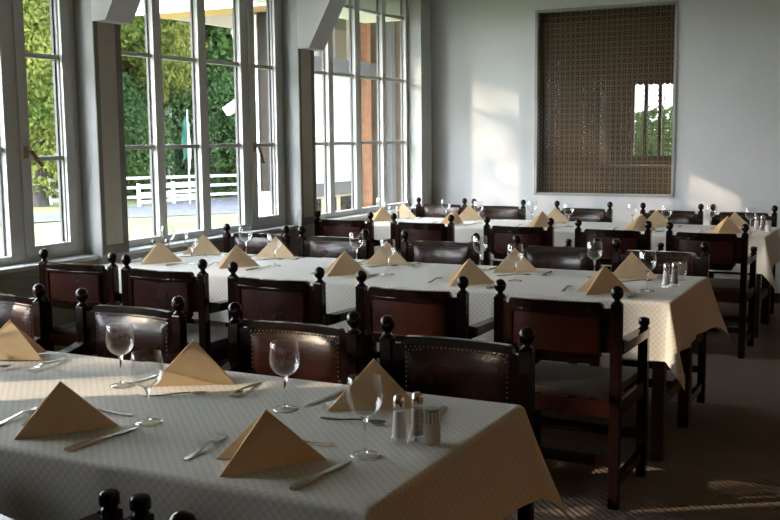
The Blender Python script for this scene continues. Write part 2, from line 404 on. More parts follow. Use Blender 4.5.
# ------------------------------------------------------------------ chairs
def make_chair(label):
    t = thing('armchair', label, 'chair', group='dark carved dining armchairs')
    hw, by, fy = .247, -.222, .222
    ps = .0215
    for sx in (-1, 1):
        bm = B(); box(bm, sx*hw-ps, sx*hw+ps, by-ps, by+ps, 0, .838, .005)
        leg = link('leg', bm, M['wood'], t)
        bm = B(); lathe(bm, [(0, .836), (.020, .836), (.021, .842), (.0135, .848), (.0115, .853), (.013, .857), (.019, .862), (.0235, .870), (.0255, .881), (.0245, .890), (.020, .900), (.013, .9065), (.005, .9095), (0, .910)], 20, (sx*hw, by))
        link('finial', bm, M['wood'], leg, True)
    for sx in (-1, 1):
        bm = B(); box(bm, sx*hw-ps, sx*hw+ps, fy-ps, fy+ps, 0, .668, .005)
        leg = link('leg', bm, M['wood'], t)
        bm = B(); lathe(bm, [(0, .666), (.019, .666), (.020, .672), (.0165, .677), (.0235, .682), (.0245, .690), (.0235, .705), (.020, .711), (.008, .714), (0, .714)], 18, (sx*hw, fy))
        link('post_cap', bm, M['wood'], leg, True)
    for sx in (-1, 1):
        bm = B()
        prism(bm, [(by+ps, .632), (by+ps, .690), (by+.10, .672), (fy-ps, .664), (fy-ps, .630), (by+.10, .630)], 'x', sx*hw-.024, sx*hw+.024)
        link('armrest', bm, M['wood'], t)
    # backrest frame, bowed backwards, stepped shoulders
    def y0(x): return by - .046*(1-(x/hw)**2)
    def zt(x):
        a = abs(x)
        return .842 if a < .180 else (.818 if a > .200 else .818+.024*math.sqrt(max(0, 1-((a-.180)/.020)**2)))
    def zb(x):
        a = abs(x)
        return .596 if a < .165 else (.642 if a > .185 else .596+.046*(1-math.sqrt(max(0, 1-((a-.165)/.020)**2))))
    def bowed(bm, xs, ft, fb, yf, yb_):
        cols = []
        for x in xs:
            cols.append([bm.verts.new((x, y0(x)+yf, fb(x))), bm.verts.new((x, y0(x)+yf, ft(x))), bm.verts.new((x, y0(x)+yb_, ft(x))), bm.verts.new((x, y0(x)+yb_, fb(x)))])
        for a, c in zip(cols, cols[1:]):
            for i in range(4): bm.faces.new((a[i], a[(i+1) % 4], c[(i+1) % 4], c[i]))
        bm.faces.new(cols[0]); bm.faces.new(cols[-1][::-1])
    xe = hw-ps
    xs = sorted(set([round(-xe+2*xe*i/24, 4) for i in range(25)] + [s*v for s in (-1, 1) for v in (.165, .170, .175, .180, .185, .190, .195, .200)]))
    bm = B(); bowed(bm, xs, zt, zb, .013, -.012)
    back = link('backrest', bm, M['wood'], t)
    # leather front, slightly padded
    bm = B(); nxp, nzp = 18, 10
    x0p, z0p, z1p = .186, .618, .815
    g = []
    for i in range(nxp+1):
        u = i/nxp*2-1; col = []
        for j in range(nzp+1):
            v = j/nzp*2-1
            x = u*x0p; z = (z0p+z1p)/2+v*(z1p-z0p)/2
            pad = .020*(1-u**10)*(1-abs(v)**3)
            col.append(bm.verts.new((x, y0(x)+.0132+pad, z)))
        g.append(col)
    for i in range(nxp):
        for j in range(nzp): bm.faces.new((g[i][j], g[i+1][j], g[i+1][j+1], g[i][j+1]))
    pnl = link('leather_panel', bm, M['leather'], back, True)
    bm = B()
    def nail(x, z, r=.0042):
        v = bmesh.ops.create_icosphere(bm, subdivisions=1, radius=r)['verts']
        bmesh.ops.translate(bm, vec=(x, y0(x)+.0175, z), verts=v)
    for i in range(25):
        x = -.180+.36*i/24; nail(x, .809); 
    for j in range(12):
        z = .625+j*.0165
        nail(-.180, z); nail(.180, z)
    for s in (-1, 1):
        for k in range(4): nail(s*(.170-.013*k), .797+.0012*k)
        nail(s*.171, .786)
    link('stud_trim', bm, M['brass'], back)
    # backboard and moulding seen from behind
    bm = B(); bowed(bm, [-.185+.37*i/16 for i in range(17)], lambda x: .792, lambda x: .640, -.0122, -.0145)
    link('backboard', bm, M['leather_back'], back)
    bm = B()
    xm = [-.198+.396*i/16 for i in range(17)]
    bowed(bm, xm, lambda x: .803, lambda x: .791, -.011, -.0215); bowed(bm, xm, lambda x: .641, lambda x: .629, -.011, -.0215)
    for s in (-1, 1): bowed(bm, [s*.185-.006, s*.185+.006] if s > 0 else [-.191, -.179], lambda x: .792, lambda x: .640, -.011, -.0215)
    link('moulding', bm, M['wood'], back)
    # seat
    bm = B(); box(bm, -.228, .228, -.205, .236, .438, .474, .012); link('seat', bm, M['seat'], t, True)
    bm = B()
    box(bm, -hw+ps, hw-ps, by-.014, by+.014, .375, .438); box(bm, -hw+ps, hw-ps, fy-.014, fy+.014, .375, .438)
    for s in (-1, 1): box(bm, s*hw-.014, s*hw+.014, by+ps, fy-ps, .375, .438)
    link('seat_frame', bm, M['leather_back'], t)
    for s in (-1, 1):
        bm = B(); box(bm, s*hw-.012, s*hw+.012, by+ps, fy-ps, .085, .125); link('stretcher', bm, M['wood'], t)
    for y in (by, fy):
        bm = B(); box(bm, -hw+ps, hw-ps, y-.012, y+.012, .17, .21); link('stretcher', bm, M['wood'], t)
    return t

ORD = ['nearest the windows', 'second from the windows', 'third from the windows', 'fourth from the windows', 'at the aisle end']
# x, y of the middle of the back posts; facing +1 towards the table beyond, -1 towards the camera
rows = {
    'A': [(-3.47, 3.06), (-2.72, 3.035), (-1.935, 3.0), (-1.305, 2.976)],
    'B': [(-4.01, 4.09), (-3.38, 4.045), (-2.67, 4.0), (-1.945, 3.97), (-1.27, 3.945)],
    'C': [(-4.05, 5.83), (-3.43, 5.82), (-2.645, 5.81), (-1.875, 5.79), (-1.262, 5.78)],
    'D': [(-4.10, 7.15), (-3.385, 7.12), (-2.585, 7.08), (-1.88, 7.06), (-1.235, 7.06)],
    'E': [(-4.12, 9.10), (-3.50, 9.05), (-2.67, 9.0), (-1.87, 8.985), (-1.275, 8.965)],
    'Z': [(-1.84, 1.245), (-1.262, 1.245)],
}
rowtxt = {
    'A': 'studded leather armchair behind the front table, ',
    'B': 'dark armchair seen from behind at the middle table, ',
    'C': 'studded leather armchair behind the middle table, ',
    'D': 'dark armchair seen from behind at the back table row, ',
    'E': 'studded leather armchair against the back wall, ',
}
A_ORD = ['cut off by the left picture edge', 'with a wine glass before its left half', 'between two wine glasses', 'at the aisle end']
Z_LAB = ['dark armchair below the picture edge, only its right arm post showing', 'dark armchair at the bottom edge, left arm post and one finial showing']
chair0 = None
for k, lst in rows.items():
    for i, (x, y) in enumerate(lst):
        face = -1 if k in 'ACE' else 1
        lab = Z_LAB[i] if k == 'Z' else rowtxt[k] + (A_ORD[i] if k == 'A' else ORD[i])
        loc = (x, y+.222*face, 0)
        rz = (0 if face > 0 else PI) + random.uniform(-.02, .02)
        if k == 'B' and i == 4: rz = -.01
        if chair0 is None:
            chair0 = make_chair(lab); chair0.location = loc; chair0.rotation_euler = (0, 0, rz)
        else: dup(chair0, loc, rz, lab)

# ------------------------------------------------------------------ tables and cloths
TR = {'front': (1.745, 2.65), 'middle': (4.59, 5.52), 'back': (7.80, 8.72)}
XS = [(-2.10, -.965), (-3.24, -2.12), (-4.36, -3.26)]
CX = [(-2.30, -.95), (-3.32, -2.12), (-4.425, -3.27)]
POSN = ['at the aisle end', 'in the middle of the row', 'beside the windows']
def make_table(label):
    x0, x1 = -.565, .565; y0, y1 = -.445, .445
    t = thing('dining_table', label, 'table', group='dark dining tables under cloths')
    bm = B(); box(bm, x0, x1, y0, y1, .718, .738, .004); link('tabletop', bm, M['table_wood'], t)
    yn, yf = -.405, .19
    for sx in (-1, 1):
        for cy in (yn, yf):
            bm = B(); cx = sx*.525; box(bm, cx-.028, cx+.028, cy-.028, cy+.028, 0, .715, .004); link('leg', bm, M['table_wood'], t)
    bm = B()
    for cy in (yn, yf): box(bm, -.5, .5, cy-.012, cy+.012, .63, .715)
    for sx in (-1, 1): box(bm, sx*.525-.012, sx*.525+.012, yn+.028, yf-.028, .63, .715)
    link('apron', bm, M['table_wood'], t)
    for sx in (-1, 1):
        bm = B(); box(bm, sx*.525-.014, sx*.525+.014, yn+.028, yf-.028, .24, .29); link('stretcher', bm, M['table_wood'], t)
    return t

def cloth(name_label, x0, x1, y0, y1, z, drop, end, off, group):
    """cloth over a table: top, near and far drops, and (end=True) a drop over the right end with hanging corners"""
    R_ = .014; Dp = drop
    pts = []     # (x, y, nx, ny, length, kind)
    n = 46
    y0 = y0-off+R_; y1 = y1+off-R_
    if end: x1 -= R_
    for i in range(n):
        x = x0+(x1-x0)*i/(n-1 if not end else n)
        pts.append((x, y0, 0, -1, Dp, (x1-x)))
    if end:
        K = 13
        for i in range(K):
            th = i/(K-1)*PI/2
            pts.append((x1, y0, math.sin(th), -math.cos(th), Dp/max(math.sin(th), math.cos(th)), -1-th))
        m_ = 26
        for i in range(1, m_): pts.append((x1, y0+(y1-y0)*i/m_, 1, 0, Dp, min(i, m_-i)/m_*(y1-y0)))
        for i in range(K):
            th = i/(K-1)*PI/2
            pts.append((x1, y1, math.cos(th), math.sin(th), Dp/max(math.sin(th), math.cos(th)), -1-th))
    for i in range(n):
        x = x1-(x1-x0)*((i/(n-1)) if not end else (i+1)/n)
        pts.append((x, y1, 0, 1, Dp if end and x1-x < .012 else .07, (x1-x)))
    rowsN = 17
    bm = B(); uvl = bm.loops.layers.uv.new('UVMap')
    ring = []; UV = {}
    seed = y0*3.1
    for (x, y, nx_, ny_, L, kd) in pts:
        col = []
        s = x+y*1.3+seed
        for j in range(rowsN+1):
            d = L*((j-5)/(rowsN-5)*.9+.1) if j > 5 else L*.1*j/5
            if d < R_*1.57:
                a = d/R_; h = R_*math.sin(a); dz = R_*(1-math.cos(a))
            else:
                h = R_; dz = R_+(d-R_*1.57)
            f = d/Dp
            # rounding is inside the edge: the fold starts R_ in from the edge
            o = h
            o += f*f*.012 + f*.009*math.sin(s*9.0)+f*.006*math.sin(s*23.+1.3)
            if kd <= -1:
                th = -1-kd; u = th/(PI/2)
                o += d*(.10+.22*math.exp(-((u-.5)/.30)**2))
            elif end and kd < .22:
                o += d*.12*(1-kd/.22)**1.6
            v = bm.verts.new((x+nx_*o, y+ny_*o, z-dz))
            UV[v] = (x+nx_*d, y+ny_*d); col.append(v)
        ring.append(col)
    for q_, (a, b2) in enumerate(zip(ring, ring[1:])):
        if not end and q_ == n-1: continue
        for j in range(rowsN):
            try: bm.faces.new((a[j], b2[j], b2[j+1], a[j+1]))
            except ValueError: pass
    top = []
    for c in ring: top.append(c[0])
    bm.faces.new(top[::-1])
    bm.normal_update()
    for f in bm.faces:
        for l in f.loops: l[uvl].uv = UV[l.vert]
    o = link('tablecloth', bm, M['cloth'], None, True)
    tag(o, name_label, 'tablecloth', group)
    return o

table0 = None
for rn, (y0, y1) in TR.items():
    for i in range(3):
        xa, xb = XS[i]
        lab = 'dark wooden table under the cloth %s of the %s row' % (['at the aisle end', 'in the middle', 'on the window side'][i], rn)
        loc = ((xa+xb)/2, (y0+y1)/2, 0)
        if table0 is None: table0 = make_table(lab); table0.location = loc
        else: dup(table0, loc, 0, lab)
        cloth('cream damask tablecloth on the %s table row, %s' % (rn, POSN[i]), CX[i][0], CX[i][1], y0, y1, .750-.003*i, .27, i == 0, .008-.003*i, 'cream damask tablecloths')

# ------------------------------------------------------------------ things on the tables
ZT = .7505
def make_napkin(label):
    # a folded square stood up like a tent: two leaves hinged along one sloping edge
    bm = B()
    T = Vector((-.020, -.115, 0)); R_ = Vector((.128, .098, 0)); L = Vector((-.108, -.012, 0)); A = Vector((.030, 0, .133))
    R2 = R_+Vector((-.006, .008, 0))
    th = .0042
    for P, Q, side in ((T, R_, 1), (L, R2, -1)):
        nrm = (Q-P).cross(A-P).normalized()*th
        tri = [P, Q, A]
        a = [bm.verts.new(v) for v in tri]
        sh = -nrm if side > 0 else nrm
        sh = Vector((sh.x, sh.y, 0))
        b2 = [bm.verts.new(v+sh) for v in tri]
        bm.faces.new(a); bm.faces.new(b2[::-1])
        for i in range(3):
            j = (i+1) % 3; bm.faces.new((a[i], a[j], b2[j], b2[i]))
    o = link('napkin', bm, M['napkin']); tag(o, label, 'napkin', 'folded peach napkins'); return o

def make_wineglass(label):
    t = thing('wine_glass', label, 'wine glass', group='empty wine glasses')
    bm = B(); lathe(bm, [(0, 0), (.034, 0), (.0355, .0012), (.034, .0028), (.015, .006), (.0065, .010), (0, .0105)], 32); ft = link('foot', bm, M['bowl'], t, True)
    bm = B(); lathe(bm, [(.0325, .0004), (.0357, .0004), (.0364, .0016), (.0355, .0030), (.0322, .0038), (.0325, .0004)], 32); link('foot_rim', bm, M['solid_glass'], ft, True)
    bm = B(); lathe(bm, [(0, .009), (.0058, .009), (.0042, .016), (.0036, .03), (.0036, .05), (.0044, .080), (.0070, .090), (.011, .0965), (0, .0985)], 20); link('stem', bm, M['solid_glass'], t, True)
    bm = B()
    outer = [(.005, .0965), (.016, .099), (.027, .106), (.036, .117), (.0415, .131), (.0432, .145), (.0425, .162), (.0405, .178), (.0385, .191)]
    inner = [(r-.0014, z+.0004) for r, z in outer][::-1]
    lathe(bm, outer+[(.0379, .1917)]+inner+[(0, .0985)], 36); link('bowl', bm, M['bowl'], t, True)
    return t

def strip_mesh(bm, prof):
    """prof: list of (y, halfwidth, z, thickness) along +y"""
    cols = []
    for y, w, z, tk in prof:
        cols.append([bm.verts.new((-w, y, z)), bm.verts.new((w, y, z)), bm.verts.new((w*.8, y, z+tk)), bm.verts.new((-w*.8, y, z+tk))])
    for a, c in zip(cols, cols[1:]):
        for i in range(4): bm.faces.new((a[i], a[(i+1) % 4], c[(i+1) % 4], c[i]))
    bm.faces.new(cols[0]); bm.faces.new(cols[-1][::-1])

def make_fork(label):
    t = thing('fork', label, 'fork', group='steel forks')
    bm = B(); strip_mesh(bm, [(-.100, .006, .001, .003), (-.085, .0085, .001, .003), (-.05, .0065, .002, .0032), (0, .0042, .006, .0035), (.028, .0040, .009, .0035)])
    link('handle', bm, M['steel'], t, True)
    bm = B(); strip_mesh(bm, [(.028, .0040, .009, .0032), (.036, .010, .008, .0028), (.046, .0125, .0055, .0022), (.056, .0125, .004, .002)])
    for k in range(4):
        x = -.0103+k*.00687
        beam(bm, (x, .055, .005), (x, .078, .003), .0036, .002); beam(bm, (x, .078, .003), (x*.93, .098, .0055), .0030, .0018)
    link('tines', bm, M['steel'], t)
    return t

def make_knife(label):
    t = thing('knife', label, 'table knife', group='steel table knives')
    bm = B(); strip_mesh(bm, [(-.115, .0075, .001, .006), (-.108, .0095, .0008, .0075), (-.06, .0085, .0008, .0075), (-.005, .0065, .0012, .006), (.0, .0055, .0015, .005)])
    link('handle', bm, M['steel_handle'], t, True)
    bm = B(); strip_mesh(bm, [(0, .005, .002, .003), (.015, .0085, .0015, .0022), (.06, .0095, .001, .0018), (.095, .0085, .001, .0016), (.110, .005, .001, .0014), (.117, .001, .001, .001)])
    link('blade', bm, M['steel'], t, True)
    return t

def make_spoon(label):
    t = thing('dessert_spoon', label, 'spoon', group='steel dessert spoons')
    bm = B(); strip_mesh(bm, [(-.095, .005, .001, .003), (-.082, .0072, .001, .003), (-.04, .0052, .002, .003), (.02, .0035, .007, .003), (.045, .004, .008, .0028)])
    link('handle', bm, M['steel'], t, True)
    bm = B(); g = []
    for i in range(9):
        v = i/8; y = .044+.052*v; w = .0165*math.sqrt(max(.02, 1-(2*v-1)**2)); col = []
        for j in range(7):
            u = j/6*2-1; dep = .006*(1-u*u)*(1-(2*v-1)**2)
            col.append(bm.verts.new((u*w, y, .008-dep)))
        g.append(col)
    for i in range(8):
        for j in range(6): bm.faces.new((g[i][j], g[i][j+1], g[i+1][j+1], g[i+1][j]))
    bmesh.ops.solidify(bm, geom=bm.faces[:], thickness=.0012)
    link('bowl', bm, M['steel'], t, True)
    return t

proto = {}
def put(kind, maker, x, y, rz, label, z=ZT):
    if kind not in proto:
        o = maker(label); o.location = (x, y, z); o.rotation_euler = (0, 0, rz); proto[kind] = o
        return o
    return dup(proto[kind], (x, y, z), rz, label)

ORD3 = ['at left picture edge', 'in the middle', 'nearest the aisle end']
near = {
    'front': [(-1.97, 1.90), (-1.33, 1.895)],
    'middle': [(-4.12, 4.86), (-3.555, 4.87), (-2.80, 4.83), (-2.035, 4.775), (-1.33, 4.76)],
    'back': [(-4.28, 8.10), (-3.55, 8.04), (-2.76, 8.05), (-1.94, 8.04), (-1.28, 8.0)],
}
far = {
    'front': [(-2.75, 2.50), (-1.94, 2.485), (-1.30, 2.475)],
    'middle': [(-4.12, 5.37), (-3.57, 5.40), (-2.77, 5.39), (-1.935, 5.33), (-1.29, 5.36)],
    'back': [(-4.24, 8.56), (-3.57, 8.56), (-2.75, 8.55), (-1.87, 8.52), (-1.24, 8.48)],
}
def place_name(rn, side, i, n):
    if rn == 'front':
        return ('%s side of the front table, %s' % (side, (['left of two', 'nearest the aisle end'] if n == 2 else ORD3)[i]))
    return '%s side of the %s table, %s' % (side, rn, ORD[i])

GLASS = {('front', 'near', 0): (-1.787, 2.055), ('front', 'near', 1): (-1.13, 2.055), ('front', 'far', 1): (-2.137, 2.341), ('front', 'far', 2): (-1.529, 2.324),
         ('middle', 'far', 3): (-2.17, 5.32), ('middle', 'far', 2): (-2.93, 5.25), ('middle', 'far', 1): (-3.79, 5.34), ('middle', 'far', 4): (-1.49, 5.25),
         ('middle', 'near', 0): (-3.86, 4.88), ('middle', 'near', 1): (-3.35, 5.01), ('middle', 'near', 2): (-2.56, 4.94), ('middle', 'near', 3): (-1.83, 4.97), ('middle', 'near', 4): (-1.13, 4.90),
         ('back', 'near', 0): (-4.12, 8.40), ('back', 'near', 2): (-2.54, 8.16), ('back', 'near', 3): (-1.745, 8.19), ('back', 'near', 4): (-1.11, 8.19)}
def setting(rn, side, i, n, x, y):
    s = 1 if side == 'near' else -1
    rb = 0 if s > 0 else PI
    j = lambda a: random.uniform(-a, a)
    def at(dx, dy): return x+s*dx, y+s*dy
    pn = place_name(rn, side, i, n)
    jr = {('back', 'near', 1): .55}.get((rn, side, i), j(.10))
    put('napkin', make_napkin, x, y, rb+jr, 'peach napkin tent on the '+pn)
    gx, gy = at(.185+j(.008), .162+j(.012))
    gx, gy = GLASS.get((rn, side, i), (gx, gy))
    put('glass', make_wineglass, gx, gy, j(1), 'empty wine glass on the '+pn)
    fx, fy = at(-.178+j(.008), .035+j(.012))
    put('fork', make_fork, fx, fy, rb+.16*s*0+.14+j(.06), 'steel fork on the '+pn)
    kx, ky = at(.182+j(.006), -.004+j(.01))
    put('knife', make_knife, kx, ky, rb-.07+j(.05), 'steel table knife on the '+pn)
    if side == 'far' or rn == 'front':
        ang = PI/2+.12 if not (side == 'far' and (rn, i) != ('front', 2)) else PI/2+.55
        sx, sy = at(.0 if ang < 1.8 else -.03, .178 if ang < 1.8 else .170)
        put('spoon', make_spoon, sx, sy, rb+ang+j(.05), 'dessert spoon on the '+pn)
for dct, side in ((near, 'near'), (far, 'far')):
    for rn, lst in dct.items():
        for i, (x, y) in enumerate(lst): setting(rn, side, i, len(lst), x, y)

# cruets
def make_shaker(label, fill):
    t = thing('%s_shaker' % ('salt' if fill == 'salt' else 'pepper'), label, 'shaker', group='tapered glass shakers')
    bm = B(); lathe(bm, [(0, 0), (.025, 0), (.0265, .004), (.0255, .010), (.0205, .022), (.0175, .05), (.0150, .088), (.0140, .094), (0, .094)], 12); link('body', bm, M['bowl'], t, True)
    bm = B(); lathe(bm, [(0, .012), (.018, .012), (.0185, .02), (.0155, .05), (.0132, .080), (0, .081)], 16); link('contents', bm, M[fill], t, True)
    bm = B(); lathe(bm, [(.0140, .090), (.0146, .093), (.0146, .101), (.0138, .108), (.0115, .115), (.007, .1195), (0, .1205)], 18); link('cap', bm, M['chrome'], t, True)
    return t
def make_pickpot(label):
    t = thing('ribbed_cap_shaker', label, 'shaker', group='short white shakers with ribbed caps')
    bm = B(); lathe(bm, [(0, 0), (.0205, 0), (.0215, .003), (.0215, .048), (.0195, .052), (0, .052)], 22); link('body', bm, M['salt'], t, True)
    bm = B(); lathe(bm, [(0, .052), (.0185, .052), (.0185, .083), (.0165, .087), (0, .087)], 22); cp = link('cap', bm, M['grey_cap'], t, True)
    bm = B()
    for k in range(12):
        a = 2*PI*k/12; box(bm, .0185*math.cos(a)-.0022, .0185*math.cos(a)+.0022, .0185*math.sin(a)-.0022, .0185*math.sin(a)+.0022, .054, .082)
    link('rib', bm, M['salt'], cp)
    return t
def make_pickglass(label):
    t = thing('toothpick_glass', label, 'toothpick holder', group='small toothpick glasses')
    bm = B(); lathe(bm, [(0, 0), (.022, 0), (.022, .003), (.008, .008), (.008, .014), (.018, .026), (.0245, .045), (.0255, .065), (.0225, .098), (.0212, .098), (.0243, .065), (.0235, .046), (.016, .028), (0, .022)], 24); link('body', bm, M['bowl'], t, True)
    bm = B()
    for k in range(30):
        a = random.uniform(0, 2*PI); r = random.uniform(0, .016); beam(bm, (r*.6*math.cos(a), r*.6*math.sin(a), .027), (r*1.1*math.cos(a+.3), r*1.1*math.sin(a+.3), .088), .002, .002)
    link('toothpicks', bm, M['pick'], t)
    return t
s0 = make_shaker('salt shaker of glass with chrome cap near the front table aisle end', 'salt'); s0.location = (-1.108, 2.189, ZT)
p0 = make_shaker('pepper shaker of glass with chrome cap near the front table aisle end', 'pepper'); p0.location = (-1.078, 2.232, ZT)
r0 = make_pickpot('short white shaker with ribbed cap near the front table aisle end'); r0.location = (-1.032, 2.218, ZT)
dup(s0, (-1.075, 5.07, ZT), .3, 'salt shaker of glass with chrome cap on the middle table aisle end')
dup(p0, (-1.045, 5.12, ZT), .3, 'pepper shaker of glass on the middle table aisle end, behind the salt')
tp = make_pickglass('small glass of toothpicks near the aisle end of the middle table'); tp.location = (-1.05, 5.33, ZT)
dup(s0, (-1.08, 8.30, ZT), .3, 'salt shaker of glass with chrome cap on the back table aisle end')
dup(p0, (-1.045, 8.36, ZT), .3, 'pepper shaker of glass on the back table aisle end, behind the salt')
dup(r0, (-.99, 8.28, ZT), .3, 'short white shaker with ribbed cap on the back table aisle end')
dup(s0, (-4.27, 5.02, ZT), .3, 'salt shaker of glass on the middle table beside the window sill')
dup(p0, (-4.22, 5.09, ZT), .3, 'pepper shaker of glass on the middle table beside the window sill')
dup(tp, (-4.30, 5.12, ZT), .3, 'small glass of toothpicks on the middle table beside the window sill')
dup(tp, (-4.33, 8.26, ZT), .3, 'small glass of toothpicks on the back table beside the window sill')
dup(s0, (-4.27, 8.30, ZT), .3, 'salt shaker of glass on the back table beside the window sill')
dup(p0, (-4.21, 8.33, ZT), .3, 'pepper shaker of glass on the back table beside the window sill')

# ------------------------------------------------------------------ outside
G = -1.4
def poly(name, pts, z, mat, th=.05):
    bm = B(); prism(bm, pts, 'z', z-th, z); return link(name, bm, mat)
struct(poly('ground', [(-140, -120), (-4.76, -120), (-4.76, 140), (-140, 140)], G, M['lawn'], .3))
struct(poly('ground_behind', [(-4.75, 12.7), (60, 12.7), (60, 140), (-4.75, 140)], G, M['lawn'], .3))
struct(poly('road', [(-31.2, 15), (-29.6, 45), (-30.5, 120), (-14, 120), (-17.5, 44), (-23.8, 32.2), (-27.2, 27.2), (-31, 20)], G+.03, M['road'], .02))
bm = B(); box(bm, -5.30, -4.75, YF-.5, YB+.2, 2.71, 3.35); struct(link('trim_eave', bm, M['plinth']))
bm = B(); box(bm, -4.76, -4.7, YF-.2, YB+.2, G-.1, .7); struct(link('wall_exterior', bm, M['plinth']))

def fence(a, b2, nrail, h, label, sp=2.4):
    t = thing('rail_fence', label, 'fence', (a[0], a[1], G), group='white rail fences by the road')
    d = Vector((b2[0]-a[0], b2[1]-a[1], 0)); L = d.length; d.normalize()
    n = max(1, round(L/sp))
    for i in range(n+1):
        p = d*(L*i/n); bm = B(); beam(bm, (p.x, p.y, -.1), (p.x, p.y, h+.06), .11, .11); link('post', bm, M['white_paint'], t)
    for k in range(nrail):
        z = h-k*(h-.25)/(nrail-1)-.05; bm = B(); beam(bm, (0, 0, z), (d.x*L, d.y*L, z), .05, .13); link('rail', bm, M['white_paint'], t)
fence((-43.5, 20.0), (-35.2, 33.6), 4, 1.15, 'white rail fence beyond the road, seen through the left window')
fence((-34.9, 34.1), (-27.0, 46.8), 3, 1.15, 'white rail fence beyond the road, seen through the middle windows')
fence((-29.9, 34.3), (-29.6, 38.6), 3, .95, 'lower white fence in front of the long one, beside the flagpole')

def leaves(name, blobs, n, size, mat, parent, rng, aspect=1.6, holes=None, droop=0.):
    """cloud of small leaf sprays spread through ellipsoid blobs (cx,cy,cz,rx,ry,rz)"""
    vol = np.array([b_[3]*b_[4]*b_[5] for b_ in blobs])**.67; vol /= vol.sum()
    idx = rng.choice(len(blobs), n, p=vol); bl = np.array(blobs)[idx]
    d = rng.normal(size=(n, 3)); d /= np.linalg.norm(d, axis=1)[:, None]
    r = rng.uniform(.55, 1.05, n)**.6
    c = bl[:, :3]+d*r[:, None]*bl[:, 3:]
    if holes is not None: c = c[holes(c)]
    n = len(c)
    a = rng.normal(size=(n, 3)); a[:, 2] -= droop; a /= np.linalg.norm(a, axis=1)[:, None]
    q = rng.normal(size=(n, 3)); u = np.cross(a, q); u /= np.linalg.norm(u, axis=1)[:, None]
    s = size*rng.uniform(.6, 1.3, n)[:, None]
    a = a*s*aspect/2; u = u*s/2
    V = np.stack([c-a, c+u*.9, c+a, c-u*.9], 1).reshape(-1, 3)
    me = D.meshes.new(name); me.vertices.add(4*n); me.vertices.foreach_set('co', V.ravel())
    me.loops.add(4*n); me.loops.foreach_set('vertex_index', np.arange(4*n, dtype=np.int32))
    me.polygons.add(n); me.polygons.foreach_set('loop_start', np.arange(0, 4*n, 4, dtype=np.int32))
    me.update(calc_edges=True); me.materials.append(mat)
    o = D.objects.new(name, me); C.objects.link(o); o.parent = parent
    return o

def tree(name, x, y, h, r, n, size, mat, bark, label, seed, low=.15, tr=.25, droop=0., holes=None, nb=26, aspect=1.6):
    rng = np.random.default_rng(seed)
    t = thing(name, label, 'tree', (x, y, G), group='trees outside')
    bm = B(); lathe(bm, [(tr*1.35, -.2), (tr*1.05, .3), (tr*.9, h*.3), (tr*.55, h*.6), (tr*.15, h*.92), (0, h*.93)], 12)
    link('trunk', bm, bark, t, True)
    blobs = []
    for k in range(nb):
        v = (k+.5)/nb; z = h*(low+(1-low)*v); rr = r*math.sin(PI*min(1, .12+.88*(1-v)**.8))**.7
        a = rng.uniform(0, 2*PI); q = rng.uniform(.15, .75)*rr; b_ = r*rng.uniform(.28, .45)
        blobs.append((q*math.cos(a), q*math.sin(a), z, b_, b_, b_*rng.uniform(.8, 1.3)))
    hf = None
    if holes is not None: hf = lambda c: holes(c+np.array([x, y, G]))
    leaves('foliage', blobs, n, size, mat, t, rng, aspect, hf, droop)
    return t

def azi(px_ratio, r):          # point at horizontal distance r in direction x/y = ratio
    yy = r/math.hypot(1, px_ratio); return px_ratio*yy, yy
# big tree by the left window, birch by the flagpole, the wood behind the fence
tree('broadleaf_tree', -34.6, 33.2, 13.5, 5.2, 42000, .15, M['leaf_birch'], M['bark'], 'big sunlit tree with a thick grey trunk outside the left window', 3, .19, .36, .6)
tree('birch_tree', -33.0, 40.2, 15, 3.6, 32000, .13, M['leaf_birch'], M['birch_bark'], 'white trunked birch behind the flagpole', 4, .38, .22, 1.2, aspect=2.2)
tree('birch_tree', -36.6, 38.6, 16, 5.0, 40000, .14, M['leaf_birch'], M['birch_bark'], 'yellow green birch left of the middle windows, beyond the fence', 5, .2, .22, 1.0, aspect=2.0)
wood = [(-.98, 60), (-1.06, 56), (-1.16, 58), (-.90, 57), (-.83, 60), (-.77, 55), (-.70, 57), (-.63, 61), (-.56, 58), (-.86, 66), (-.74, 67), (-1.02, 67), (-.64, 68)]
for i, (ra, rr) in enumerate(wood):
    x, y = azi(ra, rr)
    tree('forest_tree', x, y, random.uniform(15, 19), random.uniform(4.6, 5.6), 26000, .21, M['leaf_dark'] if i % 3 == 0 else M['leaf_green'], M['bark'],
         'green tree in the wood beyond the fence', 20+i, .05, .3, .4)
x, y = -34, 44.5
for i, (ra, rr) in enumerate([(-.72, 53), (-.66, 52), (-.79, 53.5), (-.87, 52.5), (-.96, 53)]):
    x, y = azi(ra, rr)
    tree('forest_bush', x, y, random.uniform(5.5, 7), 3.6, 20000, .14, M['leaf_dark'], M['bark'], 'dark green bush at the edge of the wood beyond the fence', 50+i, .05, .12, .2, nb=16)

